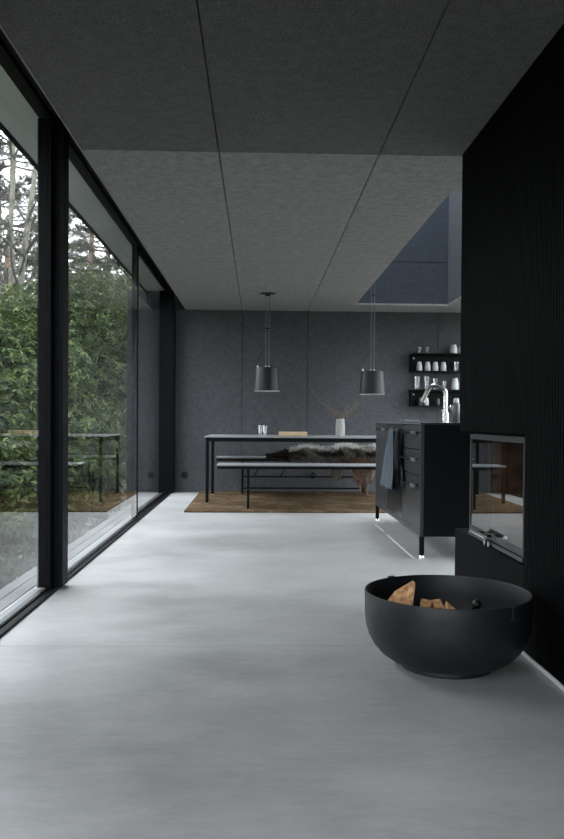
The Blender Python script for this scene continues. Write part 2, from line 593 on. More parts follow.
# outside: eaves, end wall, deck, ground
struct(MB().box(-1.395, -1.166, YF, 10.36, 2.505, 2.65).build('roof_eaves', 'soffit'))
struct(MB().box(-1.42, -1.3955, YF, 10.36, 2.49, 2.70).build('trim_7', 'frame'))
struct(box(-1.63, -1.236, 10.0, 10.34, -.7, 2.504).build('wall_outer', 'outer_wall'))
mb = MB()
for k in range(3):
    x1 = -1.205 - k * .085
    mb.box(x1 - .078, x1, YF, 9.98, -.09, -.06)
struct(mb.build('deck', 'deck'))


def ground_mesh():
    n = 70
    xs = np.linspace(-70, 70, n)
    ys = np.linspace(-50, 110, n)
    v, f = [], []
    for y in ys:
        for x in xs:
            z = -.78 + .12 * math.sin(x * .7) * math.cos(y * .5)
            v.append((x, y, z))
    for j in range(n - 1):
        for i in range(n - 1):
            a = j * n + i
            f.append((a, a + 1, a + n + 1, a + n))
    return MB().add(v, f)


struct(ground_mesh().build('ground', 'ground', smooth=180))


# ------------------------------------------------------------------ planting
def np_mesh(name, V, T, mat, parent=None):
    me = bpy.data.meshes.new(name)
    me.vertices.add(len(V))
    me.vertices.foreach_set('co', V.astype(np.float32).ravel())
    nf = len(T)
    me.loops.add(nf * 3)
    me.loops.foreach_set('vertex_index', T.astype(np.int32).ravel())
    me.polygons.add(nf)
    me.polygons.foreach_set('loop_start', np.arange(0, nf * 3, 3, dtype=np.int32))
    me.polygons.foreach_set('loop_total', np.full(nf, 3, dtype=np.int32))
    me.update(calc_edges=True)
    me.materials.append(MT[mat])
    o = bpy.data.objects.new(name, me)
    COL.objects.link(o)
    if parent is not None:
        o.parent = parent
    return o


def unit(a):
    return a / np.maximum(np.linalg.norm(a, axis=-1, keepdims=True), 1e-9)


def leaves(base, d, nrm, ln, wd):
    """one folded leaf (two triangles) per row"""
    side = unit(np.cross(d, nrm))
    mid = base + d * (ln * .45)[:, None]
    L = mid + side * (wd * .5)[:, None] + nrm * (wd * .16)[:, None]
    R = mid - side * (wd * .5)[:, None] + nrm * (wd * .16)[:, None]
    T = base + d * ln[:, None] - nrm * (ln * .12)[:, None]
    n = len(base)
    V = np.stack([base, L, T, R], 1).reshape(-1, 3)
    i = np.arange(n) * 4
    Tr = np.concatenate([np.stack([i, i + 1, i + 2], 1), np.stack([i, i + 2, i + 3], 1)])
    return V, Tr


def bush(x, y, rx, ry, h, n, ll, label, mat='leaf', gz=-.75, lean=0):
    t = thing('evergreen_shrub', label, 'shrub', (x, y, gz), group='evergreen shrubs outside the glass')
    dirs = unit(RNG.normal(size=(n, 3)))
    dirs[:, 2] = np.abs(dirs[:, 2]) * np.where(RNG.random(n) < .8, 1, -.5)
    dirs = unit(dirs)
    ph = RNG.random((6, 3)) * 6
    lump = np.ones(n)
    for k in range(6):
        w = unit(RNG.normal(size=3))
        lump += .07 * np.sin(dirs @ w * (4 + 2 * k) + ph[k, 0])
    rad = (.55 + .45 * RNG.random(n) ** .5) * lump
    P = dirs * rad[:, None] * np.array([rx, ry, h * .56]) + np.array([0, 0, h * .46])
    P[:, 2] = np.maximum(P[:, 2], .05)
    axis = unit(dirs * .8 + np.array([0, 0, .7]) + RNG.normal(size=(n, 3)) * .35)
    K = 7
    a0 = RNG.random(n) * 6.28
    e1 = unit(np.cross(axis, np.array([.3, .2, .93])))
    e2 = np.cross(axis, e1)
    B, D, N, LN = [], [], [], []
    for k in range(K):
        th = a0 + 2 * PI * k / K + RNG.normal(size=n) * .2
        rd = e1 * np.cos(th)[:, None] + e2 * np.sin(th)[:, None]
        droop = RNG.uniform(-.1, .75, n)
        d = unit(rd * np.cos(droop)[:, None] + np.array([0, 0, -1.0]) * np.sin(droop)[:, None] + axis * .15)
        B.append(P + axis * .02)
        D.append(d)
        N.append(unit(axis - d * np.sum(axis * d, 1, keepdims=True)))
        LN.append(ll * RNG.uniform(.6, 1.05, n))
    B, D, N, LN = map(np.concatenate, (B, D, N, LN))
    V, T = leaves(B, D, N, LN, LN * .34)
    np_mesh('foliage', V, T, mat, t)
    mb = MB()
    for k in range(9):
        th = 2 * PI * k / 9 + random.random()
        e = Vector((math.cos(th) * rx * .7, math.sin(th) * ry * .7, h * random.uniform(.55, .85)))
        mb.tube([(0, 0, -.1), e * .4 + Vector((0, 0, .1)), e], [.05, .03, .012], 5)
    mb.build('stems', 'bark_grey', t)
    return t


bush(-3.05, 8.9, .95, 1.0, 1.9, 1000, .13, 'low leafy evergreen shrub lowest and nearest the deck outside the large pane')
bush(-2.45, 7.55, .65, .7, 1.5, 700, .12, 'small leafy shrub against the deck beneath the reflection of the bench')
bush(-2.30, 9.9, .62, .7, 1.3, 700, .12, 'small leafy shrub seen just right of the black post, low beside the deck')
bush(-4.75, 12.6, 1.5, 1.6, 3.5, 1900, .15, 'tall evergreen shrub at the left edge of the photo below the bare grey trunks')
bush(-3.70, 12.9, 1.2, 1.4, 3.35, 1800, .15, 'broad evergreen shrub seen just left of the thick black window post')
bush(-4.30, 17.6, 1.9, 1.9, 4.7, 2300, .17, 'evergreen shrub seen just right of the thick black window post', 'leaf_dark')
bush(-4.55, 21.0, 2.0, 2.0, 5.2, 2300, .18, 'big dense evergreen shrub straight below the thicker reddish pine trunk', 'leaf_dark')
bush(-4.60, 25.0, 2.1, 2.1, 6.0, 2400, .19, 'dark evergreen shrub below the thinner reddish pine trunk', 'leaf_dark')
bush(-4.30, 29.0, 1.9, 2.0, 7.2, 2400, .20, 'tall dark evergreen shrub showing beside the grey outer end wall', 'leaf_dark')
bush(-8.50, 20.5, 2.6, 2.4, 4.9, 1800, .19, 'far evergreen shrub in the gap behind the leftmost tall shrub', 'leaf_dark')
bush(-8.20, 27.5, 2.6, 2.4, 5.6, 1800, .20, 'far evergreen shrub in the gap behind the shrub by the black post', 'leaf_dark')
bush(-3.30, 15.6, 1.0, 1.2, 2.0, 1200, .15, 'low rounded evergreen shrub at the foot of the taller ones by the end wall', 'leaf_dark')


for _x, _y, _l in ((-6.0, -1.4, 'added evergreen shrub by the deck nearest the viewer, unseen past the left edge, screening sky light'),
                   (-3.9, 3.2, 'added evergreen shrub by the deck, middle of three unseen past the left edge, screening sky light'),
                   (-5.2, 7.0, 'added evergreen shrub by the deck, farthest of three unseen past the left edge, screening sky light')):
    bush(_x, _y, 1.9, 2.0, 4.9, 1700, .17, _l)  # unseen shrubs added to cut sky light at the near left glazing


def branch(mb, p, d, ln, r, depth, spread=.5, up_=.12, nseg=4, nsides=5):
    pts, rs = [p.copy()], [r]
    tips = []
    q, dd = p.copy(), d.copy()
    for i in range(nseg):
        dd = (dd + Vector((random.gauss(0, .16), random.gauss(0, .16), random.gauss(up_, .12)))).normalized()
        q = q + dd * (ln / nseg)
        pts.append(q.copy())
        rs.append(max(r * (1 - .62 * (i + 1) / nseg), .004))
        tips.append((q.copy(), dd.copy(), rs[-1]))
    mb.tube(pts, rs, nsides, cap=False)
    if depth > 0:
        for q, dd, rr in tips:
            for _ in range(1 if depth > 1 else 2):
                nd_ = (dd + Vector((random.gauss(0, spread), random.gauss(0, spread), random.gauss(.1, spread)))).normalized()
                branch(mb, q, nd_, ln * random.uniform(.45, .68), rr * .62, depth - 1, spread, up_, 3, 4)


def bare_tree(x, y, label, stems, h, r, seed):
    random.seed(seed)
    t = thing('bare_tree', label, 'tree', (x, y, -.75), group='leafless trees outside the glass')
    tr, br = MB(), MB()
    for dx, dy in stems:
        pts, rs = [], []
        n = 12
        off = Vector((0, 0, 0))
        for i in range(n + 1):
            f = i / n
            off += Vector((random.gauss(0, .035), random.gauss(0, .035), 0)) * h * .14
            p = Vector((dx * f * h, dy * f * h, f * h)) + off * f
            pts.append(p)
            rs.append(r * (1 - .8 * f) + .01)
            if i > 3:
                for _ in range(3):
                    a = random.random() * 6.28
                    d = Vector((math.cos(a), math.sin(a), random.uniform(.0, .8))).normalized()
                    branch(br, p, d, h * random.uniform(.12, .24) * (1.2 - .6 * f), rs[-1] * .42, 2, .6, .05)
        tr.tube(pts, rs, 8)
    tr.build('trunk', 'bark_grey', t, smooth=60)
    br.build('branches', 'bark_dark', t)
    return t


bare_tree(-6.05, 19.5, 'pale grey multi-stemmed leafless tree rising above the leftmost shrubs',
          ((.02, .02), (-.10, .04), (.07, -.03)), 9.5, .13, 3)
bare_tree(-9.2, 28, 'slender leafless tree behind the grey multi-stemmed one', ((.03, 0), (-.03, .03)), 12, .14, 8)
bare_tree(-7.6, 30, 'slender leafless tree between the black window post and the reddish pine trunks', ((.02, .01), (-.04, .02)), 11, .10, 21)


def pine(x, y, label, h, r, z0, seed, bl=3.0, dens=1.0):
    random.seed(seed)
    t = thing('pine_tree', label, 'tree', (x, y, -.75), group='pines outside the glass')
    tr, br = MB(), MB()
    n = 14
    pts = [Vector((.12 * math.sin(i * .5 + seed), .1 * math.cos(i * .7), h * i / n)) for i in range(n + 1)]
    tr.tube(pts, [r * (1 - .6 * i / n) for i in range(n + 1)], 10)
    tr.build('trunk', 'bark_pine', t, smooth=60)
    B, D = [], []
    z = z0
    while z < h - .3:
        f = (z - z0) / (h - z0)
        for _ in range(5):
            a = random.random() * 6.28
            L = bl * (1 - .7 * f) * random.uniform(.55, 1.1)
            i = min(int(z / h * n), n - 1)
            p = pts[i].lerp(pts[i + 1], z / h * n - i)
            d = Vector((math.cos(a), math.sin(a), random.uniform(-.15, .3))).normalized()
            q, ps = p.copy(), [p.copy()]
            for s in range(5):
                d = (d + Vector((random.gauss(0, .12), random.gauss(0, .12), random.gauss(-.02, .1)))).normalized()
                q = q + d * L / 5
                ps.append(q.copy())
                for _k in range(3):
                    sd = (d + Vector((random.gauss(0, .7), random.gauss(0, .7), random.gauss(.1, .3)))).normalized()
                    e = q + sd * L * random.uniform(.12, .3)
                    br.tube([q, (q + e) / 2 + Vector((0, 0, -.03)), e], [.012, .008, .005], 3, cap=False)
                    if s > 0 and random.random() < dens:
                        for _m in range(3):
                            c = q.lerp(e, random.uniform(.3, 1.05))
                            for _n in range(9):
                                nn = (sd * .6 + Vector((random.gauss(0, 1), random.gauss(0, 1), random.gauss(.3, .7)))).normalized()
                                B.append(c)
                                D.append(nn)
            br.tube(ps, [.035, .028, .022, .017, .012, .008], 4, cap=False)
        z += random.uniform(.45, .9)
    br.build('branches', 'bark_dark', t)
    B = np.array([tuple(b) for b in B])
    D = np.array([tuple(d) for d in D])
    N = unit(np.cross(D, RNG.normal(size=D.shape)))
    ln = RNG.uniform(.14, .26, len(B))
    V, T = leaves(B, D, N, ln, ln * .13)
    np_mesh('needles', V, T, 'needle', t)
    return t


pine(-8.25, 40, 'pine with the thicker reddish trunk seen right of the black window post', 19, .17, 6.5, 2, 4.6)
pine(-8.30, 44, 'pine with the thinner reddish trunk nearer the grey eaves', 20, .16, 7, 5, 4.2)
pine(-7.6, 24.5, 'dark pine with sparse boughs behind the grey leafless stems', 13, .12, 4.0, 9, 2.6)
pine(-6.1, 33, 'shaggy pine crown seen close to the outer end wall', 12, .10, 3.5, 12, 2.4, 1.0)

# ------------------------------------------------------------------ rug
def rug():
    x0, x1, y0, y1 = -.72, 1.95, 7.84, 10.03
    t = box(0, x1 - x0, 0, y1 - y0, 0, .018).build('rug', 'rug', bevel=.006, loc=(x0, y0, 0))
    tag(t, 'brown woven jute rug on the concrete floor under the dining table and benches', 'rug')


rug()
RZ = .018

# ------------------------------------------------------------------ dining table and benches
def table():
    x0, x1, y0, y1, H = -.565, 1.80, 8.46, 9.55, .735
    t = thing('dining_table', 'long dining table with pale grey top and thin black legs on the rug', 'table', (x0, y0, RZ))
    W, D, h = x1 - x0, y1 - y0, H - RZ
    MB().box(0, W, 0, D, h - .014, h).build('tabletop', 'table_top', t, bevel=.004)
    MB().box(.012, W - .012, .012, .045, h - .056, h - .0145).box(.012, W - .012, D - .045, D - .012, h - .056, h - .0145) \
        .box(.012, .045, .0455, D - .0455, h - .056, h - .0145).box(W - .045, W - .012, .0455, D - .0455, h - .056, h - .0145) \
        .build('apron', 'black_metal', t, bevel=.003)
    for sx in (0, 1):
        for sy in (0, 1):
            cx = .030 if sx == 0 else W - .030
            cy = .030 if sy == 0 else D - .030
            lg = MB().box(cx - .017, cx + .017, cy - .017, cy + .017, .012, h - .0565).build('leg', 'black_metal', t, bevel=.004)
            MB().tube([(cx, cy, 0), (cx, cy, .0115)], .014, 12).build('foot', 'alu', lg, smooth=40)


table()


def bench(x0, x1, y0, dep, H, lx, label, braces=False):
    t = thing('bench', label, 'bench', (x0, y0, RZ), group='dining benches')
    W, h = x1 - x0, H - RZ
    MB().box(0, W, 0, dep, h - .016, h).build('seat', 'table_top', t, bevel=.006)
    MB().box(.01, W - .01, .008, .030, h - .046, h - .0165).box(.01, W - .01, dep - .030, dep - .008, h - .046, h - .0165) \
        .box(.01, .03, .0305, dep - .0305, h - .046, h - .0165).box(W - .03, W - .01, .0305, dep - .0305, h - .046, h - .0165) \
        .build('apron', 'black_metal', t, bevel=.003)
    for a in (lx, W - lx):
        for cy in (.045, dep - .045):
            MB().box(a - .011, a + .011, cy - .011, cy + .011, 0, h - .0468).build('leg', 'black_metal', t, bevel=.003)
        MB().box(a - .010, a + .010, .0308, dep - .0308, h - .045, h - .017).build('cross_bar', 'black_metal', t)
    if braces:
        for z in (.205, .065):
            MB().box(lx + .012, W - lx - .012, dep / 2 - .009, dep / 2 + .009, z - .009, z + .009).build('stretcher', 'black_metal', t)
            for a in (lx, W - lx):
                MB().box(a - .008, a + .008, .0565, dep - .0565, z - .008, z + .008).build('end_rail', 'black_metal', t)
        for a in (lx + .14, lx + .46):
            MB().tube([(a, dep / 2, .215), (a + .13, dep / 2, h - .016)], .007, 8).build('brace', 'black_metal', t)
    return t


bench(-.41, 1.68, 7.98, .34, .465, .314, 'bare pale grey bench in front of the dining table')
bench(-.505, 1.62, 9.56, .33, .465, .322, 'pale grey bench behind the dining table with the fur hide on it', True)


def fur():
    # thick pelt lying along the rear bench seat, two lappets hanging over its front edge
    t = thing('fur_hide', 'shaggy grey, white and dark brown animal hide draped over the rear bench', 'fur', (.10, 9.56, .466))
    W = 1.42
    nx, nm = 90, 26
    r = random.Random(4)

    def prof_h(s):
        if s < .12:
            return .018 + .10 * s
        a = min((s - .12) / .14, 1)
        return .03 + a * (.085 + .018 * math.sin(s * 21) + .015 * math.sin(s * 9 + 1))

    def drop(s):                                # how far the front hem hangs below the seat
        d = .02 + .02 * math.sin(s * 40)
        d += .05 * max(0, math.sin((s - .25) * 4)) + .20 * math.exp(-((s - .59) / .055) ** 4)
        d += .30 * math.exp(-((s - .82) / .095) ** 4) + .015 * math.sin(s * 90)
        d *= 1 + .22 * math.sin(s * 75) * math.sin(s * 31 + 1) + .15 * math.sin(s * 143)
        return max(d, .012) if s > .1 else .006

    V, F, UV = [], [], []
    for i in range(nx + 1):
        s = i / nx
        x = s * W
        hh = prof_h(s)
        dr = drop(s)
        wid = .10 + .20 * min(s / .25, 1)
        for j in range(nm + 1):
            m = j / nm
            if m < .45:                         # the hanging hem
                k = m / .45
                y, z = -.028 - .006 * math.sin(k * 3), -dr * (1 - k) + .01 * k
            else:
                k = (m - .45) / .55
                y = -.028 + k * (wid + .028)
                z = .01 + hh * (math.sin(min(k * 1.25, 1) * PI / 2) if k < .8 else math.cos((k - .8) / .2 * PI / 2) * .96 + .04)
            V.append((x, y + r.gauss(0, .004), max(z, .004) if y > -.01 else z))
            UV.append((s, m))
    for i in range(nx):
        for j in range(nm):
            a = i * (nm + 1) + j
            F.append((a, a + nm + 1, a + nm + 2, a + 1))

    def pelt_col(s, m, x, z):
        n = math.sin(s * 17 + 3 * m) * .5 + math.sin(s * 41 + m * 9) * .3 + r.gauss(0, .22)
        if s < .10:
            c = (.035, .022, .015)
        elif s < .20:
            c = (.095, .050, .028) if n > .1 else (.040, .026, .018)
        elif m > .66 + .10 * n:
            c = (.72, .70, .67) if n > -.35 else (.42, .40, .37)
        elif m > .45:
            c = (.045, .038, .034) if n < .35 else (.28, .26, .24)
        elif s > .70:
            c = (.19, .115, .085) if n > -.1 else (.33, .29, .26)
        else:
            c = (.30, .27, .24) if n > 0 else (.15, .13, .115)
        k = r.uniform(.75, 1.25)
        return tuple(min(q * k, 1) for q in c)

    mb = MB().add(V, F)
    cols = [pelt_col(s, m, 0, 0) for s, m in UV]
    # tufts
    for q in range(16000):
        s, m = r.random(), r.random()
        i, j = int(s * nx), int(m * nm)
        a = Vector(V[i * (nm + 1) + j])
        b_ = Vector(V[min(i + 1, nx) * (nm + 1) + min(j + 1, nm)])
        p = a.lerp(b_, r.random())
        e1 = Vector(V[min(i + 1, nx) * (nm + 1) + j]) - Vector(V[i * (nm + 1) + j])
        e2 = Vector(V[i * (nm + 1) + min(j + 1, nm)]) - Vector(V[i * (nm + 1) + j])
        n = e1.cross(e2)
        n = n.normalized() if n.length > 1e-9 else Vector((0, 0, 1))
        d = (n * .7 + Vector((r.gauss(-.15, .35), r.gauss(-.25, .25), r.gauss(-.25, .3)))).normalized()
        L = r.uniform(.024, .062) * (.5 if s < .1 else 1)
        w = d.cross(Vector((r.gauss(0, 1), r.gauss(0, 1), r.gauss(0, 1)))).normalized() * .0022
        tip = p + d * L
        if tip.y > -.015 and tip.z < .004:
            tip.z = .004 + r.random() * .006
        mb.add([p - w, p + w, tip], [(0, 1, 2)])
        c = pelt_col(s, m, 0, 0)
        cols += [tuple(k * .8 for k in c)] * 2 + [c]
    o = mb.build('pelt', 'pelt', t)
    ca = o.data.color_attributes.new('pelt', 'FLOAT_COLOR', 'POINT')
    ca.data.foreach_set('color', np.array([(*c, 1) for c in cols], dtype=np.float32).ravel())
    return t


fur()


# ------------------------------------------------------------------ things on the table
TZ = .7352


def glass_vessel(name, label, loc, r0, r1, h, group, mat='tumbler'):
    o = MB().lathe([(0.0, 0), (r0 * .92, 0), (r0, .004), (r1, h), (r1 - .0025, h), (r0 - .003, .012), (0, .012)], 24).build(name, mat, smooth=40, loc=loc)
    return tag(o, label, 'glass', group)


g = glass_vessel('drinking_glass', 'left one of the two clear tumblers standing together on the dining table',
                 at(260.3, 437, 9.0).xy.to_3d() + Vector((0, 0, TZ)), .019, .027, .115, 'clear tumblers on the table')
dup(g, at(264.9, 437, 8.95).xy.to_3d() + Vector((0, 0, TZ)), 'right one of the two clear tumblers standing together on the dining table')

p = at(279.2, 436, 8.9)
p2 = at(307.5, 436, 8.9)
t = box(0, p2.x - p.x, 0, .20, 0, .046).build('serving_board', 'board', bevel=.006, loc=(p.x, p.y, TZ))
tag(t, 'thick pale wooden board lying on the dining table between the tumblers and the vase', 'board')

p = at(340.2, 436, 9.0)
t = thing('vase', 'speckled grey ceramic vase on the dining table', 'vase', (p.x, p.y, TZ))
MB().lathe([(0, 0), (.046, 0), (.052, .006), (.053, .10), (.047, .16), (.045, .195), (.041, .195), (.043, .15), (.047, .02), (0, .02)], 32) \
    .build('body', 'ceramic', t, smooth=40)
MB().lathe([(.0458, .168), (.0485, .170), (.0475, .178), (.0458, .180)], 32).build('rim_band', 'ceramic', t, smooth=40)


def twigs():
    t = thing('branch_spray', 'thin budding twigs standing in the grey ceramic vase', 'branches', (p.x, p.y, TZ + .022))
    sticks = [
        [(0, 0, .0), (-.02, .01, .17), (-.06, .0, .215), (-.15, -.01, .30), (-.24, -.02, .36), (-.285, -.02, .42), (-.30, -.02, .45)],
        [(.0, 0, .0), (.02, -.01, .17), (.05, .0, .215), (.12, .01, .285), (.165, .01, .325), (.24, .01, .325)],
        [(.0, 0, .0), (-.01, -.01, .17), (.03, .02, .22), (.07, .03, .29), (.10, .04, .335)],
        [(-.0, 0, .0), (.0, -.01, .18), (-.05, .02, .24), (-.10, .03, .275), (-.17, .02, .285)],
        [(.0, 0, .0), (.02, .0, .18), (.06, .0, .22), (.13, -.02, .24), (.19, -.02, .30)],
    ]
    r = random.Random(2)
    for s in sticks:
        mb = MB().tube(s, [.0046] * 3 + [.0036] * (len(s) - 3), 6)
        for i in range(2, len(s)):
            a, b_ = Vector(s[i - 1]), Vector(s[i])
            for _ in range(3):
                q = a.lerp(b_, r.random())
                e = q + Vector((r.gauss(0, .022), r.gauss(0, .02), abs(r.gauss(.02, .015))))
                mb.tube([q, e], [.0018, .0012], 4)
                mb.tube([e, e + (e - q) * .25], [.005, .002], 5, mi=1)
        mb.build('twig', ['twig', 'bud'], t)


twigs()


# ------------------------------------------------------------------ pendants
def pendant(loc, label, ztop, canopy_to):
    """loc: floor-projected point; ztop: top of shade; canopy_to: height of the ceiling plate"""
    t = thing('pendant_lamp', label, 'lamp', (loc[0], loc[1], ztop), group='pendant lamps over the dining area')
    h = .255
    sh = MB().lathe([(.022, 0), (.112, 0), (.120, -.006), (.123, -.02), (.141, -h), (.138, -h), (.118, -.012), (.02, -.010)], 48) \
        .build('lamp_shade', 'shade', t, smooth=35)
    MB().lathe([(.1375, -h + .002), (.1405, -h - .002), (.1375, -h - .004), (.1345, -h)], 48).build('rim', 'shade_in', sh, smooth=60)
    MB().lathe([(.1340, -h + .004), (.1170, -.016), (.02, -.014)], 48).build('lining', 'shade_in', sh, smooth=60)
    top = canopy_to - ztop
    for sx in (-.018, .018):
        MB().tube([(sx, 0, .002), (sx, 0, top - .02)], .0035, 8).build('cord', 'cord', t, smooth=60)
        MB().tube([(sx, 0, -.002), (sx, 0, .018)], .007, 10).build('ferrule', 'alu', t, smooth=40)
    c = Vector((-.018, 0, top * .54))
    MB().tube([(-.105, 0, .004), (-.108, 0, .05), (-.095, 0, .09), (-.06, 0, .15), (-.030, 0, .20), (-.026, 0, .26)], .0028, 8).build('cable', 'rubber', t, smooth=60)
    MB().tube([(-.105, 0, -.004), (-.105, 0, .022)], .008, 10).build('cable_plug', 'alu', t, smooth=40)
    MB().box(-.026, .026, -.007, .007, top * .52, top * .52 + .012).build('cord_slider', 'rubber', t, bevel=.002)
    MB().lathe([(0, top - .03), (.022, top - .03), (.030, top - .012), (.085, top - .006), (.088, top), (0, top)], 40).build('canopy', 'rubber', t, smooth=40)
    return t


pa = at(267.3, 367.5, 8.70)
pendant(pa, 'matt dark pendant lamp hanging from the ceiling plate over the table', pa.z, CZ)
pb = at(372.3, 371.0, 8.80)
lp = pendant(pb, 'matt dark pendant lamp with cords running up into the skylight opening', pb.z, 3.05)
MB().box(SX0 - .008 - pb.x, .03, -.02, .02, 3.05 - pb.z, 3.08 - pb.z).build('bracket', 'rubber', lp)


# ------------------------------------------------------------------ kitchen island
IX0, IX1, IY0, IY1, IH = 1.075, 1.74, 5.25, 7.26, .900


def island():
    t = thing('kitchen_island', 'freestanding dark grey and black kitchen island on short square legs', 'kitchen unit', (IX0, IY0, 0))
    W, L = IX1 - IX0, IY1 - IY0
    zb = .145
    MB().box(.022, W, 0, L, zb, IH - .013).build('body', 'black_metal', t, bevel=.003)
    MB().box(-.004, W + .004, -.004, L + .004, IH - .0125, IH).build('worktop', 'worktop', t, bevel=.002)
    MB().box(-.0055, -.0042, -.004, L + .004, IH - .011, IH - .0015).build('worktop_edge', 'alu', t)
    # face frame
    MB().box(.0, .0218, 0, .040, zb, IH - .0135).box(.0, .0218, L - .012, L, zb, IH - .0135) \
        .box(.0, .0218, .0402, L - .0122, zb, zb + .038).build('face_frame', 'door_grey', t, bevel=.002)

    y = [.042, .655, 1.325, L - .014]
    zd = zb + .040
    zt = IH - .0165
    for z0, z1 in ((zd, .540), (.548, .712), (.720, zt)):
        d = MB().box(.0, .0215, y[0], y[1], z0, z1).build('drawer', 'door_grey', t, bevel=.0015)
        hz = {.540: .478, .712: .652}.get(z1, .832)
        # the pull is one handle: rod, two posts and an end stud
        mb = MB()
        for yy in (y[0] + .06, y[1] - .12):
            mb.tube([(-.0006, yy, hz), (-.036, yy, hz)], .006, 10)
        mb.tube([(-.036, y[0] + .03, hz), (-.036, y[1] - .09, hz)], .007, 12)
        mb.tube([(-.036, y[0] + .02, hz), (-.036, y[0] + .075, hz)], .013, 14, mi=1)
        mb.build('handle', ['black_metal', 'stud'], d, smooth=40)
    for k, (a, b_, m) in enumerate(((y[1] + .006, y[2], 'door_dark'), (y[2] + .006, y[3], 'door_grey'))):
        d = MB().box(.0, .0215, a, b_, zd, zt).build('door', m, t, bevel=.0015)
        if k == 0:
            d['label'] = 'darker glossy door'
        mb = MB()
        hz = .838
        for yy in (a + .06, b_ - .25):
            mb.tube([(-.0006, yy, hz), (-.036, yy, hz)], .006, 10)
        mb.tube([(-.036, a + .03, hz), (-.036, b_ - .22, hz)], .007, 12)
        mb.tube([(-.036, a + .02, hz), (-.036, a + .075, hz)], .013, 14, mi=1)
        mb.build('handle', ['black_metal', 'stud'], d, smooth=40)
    for a in (.013, W - .018):
        for b_ in (.018, L - .018):
            lg = MB().box(a - .013, a + .017, b_ - .016, b_ + .016, .022, zb - .0005).build('leg', 'black_metal', t, bevel=.002)
            MB().tube([(a + .002, b_, 0), (a + .002, b_, .010), (a + .002, b_, .0215)], [.017, .017, .010], 16).build('foot', 'chrome', lg, smooth=40)
    return t


island()


def faucet():
    q = at(445.3, 420, 6.05)
    t = thing('faucet', 'thick chrome faucet with a bent spout on the kitchen island', 'faucet', (q.x, q.y, IH + .0005))
    MB().lathe([(0, 0), (.024, 0), (.024, .075), (.0185, .078), (0, .078)], 24).build('base', 'chrome', t, smooth=40)
    h = .285
    pts = [(0, 0, .0785), (0, 0, .19)]
    path = [(0, 0, .215), (-.004, 0, .237), (-.016, 0, .252), (-.034, 0, .261), (-.060, 0, .271), (-.085, 0, .278), (-.105, 0, .276),
            (-.122, 0, .264), (-.134, 0, .245), (-.150, 0, .210), (-.172, 0, .165)]
    MB().tube(pts + path, .0165, 16).build('spout', 'chrome', t, smooth=60)
    MB().tube([(-.1725, 0, .164), (-.176, 0, .157)], .0185, 16).build('nozzle', 'chrome', t, smooth=40)
    MB().tube([(.015, 0, .112), (.034, 0, .116), (.040, 0, .117)], [.006, .010, .021], 14).build('lever', 'chrome', t, smooth=40)
    MB().tube([(-.016, 0, .088), (-.030, 0, .089)], [.006, .009], 12).build('knob', 'chrome', t, smooth=40)
    s = at(456.0, 420, 6.3)
    b_ = thing('soap_bottle', 'smoky grey bottle with a white cap behind the faucet', 'bottle', (s.x, s.y, IH + .0005))
    MB().lathe([(0, 0), (.030, 0), (.033, .006), (.033, .125), (.024, .150), (.018, .155), (0, .155)], 28).build('body', 'bottle', b_, smooth=40)
    MB().lathe([(0, .1555), (.022, .1555), (.022, .180), (.014, .192), (0, .192)], 24).build('cap', 'white', b_, smooth=40)
    # folded cloth near the sink
    a = at(396, 420, 6.1)
    V, F = [], []
    n = 16
    r = random.Random(5)
    for lay in (0, 1):
        for j in range(n + 1):
            for i in range(n + 1):
                x, y = i / n * .13, j / n * .35
                e = min(i, n - i, j, n - j) / n
                z = .0005 if lay == 0 else .004 + .020 * min(e * 5, 1) * (.65 + .35 * math.sin(i * .5 + 1) * math.sin(j * .42))
                V.append((x, y, z))
    for lay in (0, 1):
        o = lay * (n + 1) ** 2
        for j in range(n):
            for i in range(n):
                k = o + j * (n + 1) + i
                q4 = (k, k + 1, k + n + 2, k + n + 1)
                F.append(q4 if lay else q4[::-1])
    m = (n + 1) ** 2
    ring = [i for i in range(n + 1)] + [j * (n + 1) + n for j in range(1, n + 1)] + [n * (n + 1) + i for i in range(n - 1, -1, -1)] + [j * (n + 1) for j in range(n - 1, 0, -1)]
    for k in range(len(ring)):
        a1, a2 = ring[k], ring[(k + 1) % len(ring)]
        F.append((a1, a2, a2 + m, a1 + m))
    o = MB().add(V, F).build('dish_cloth', 'towel', smooth=60, loc=(1.09, 5.90, IH + .0005))
    tag(o, 'rumpled blue cloth lying flat on top of the kitchen island', 'cloth')


faucet()


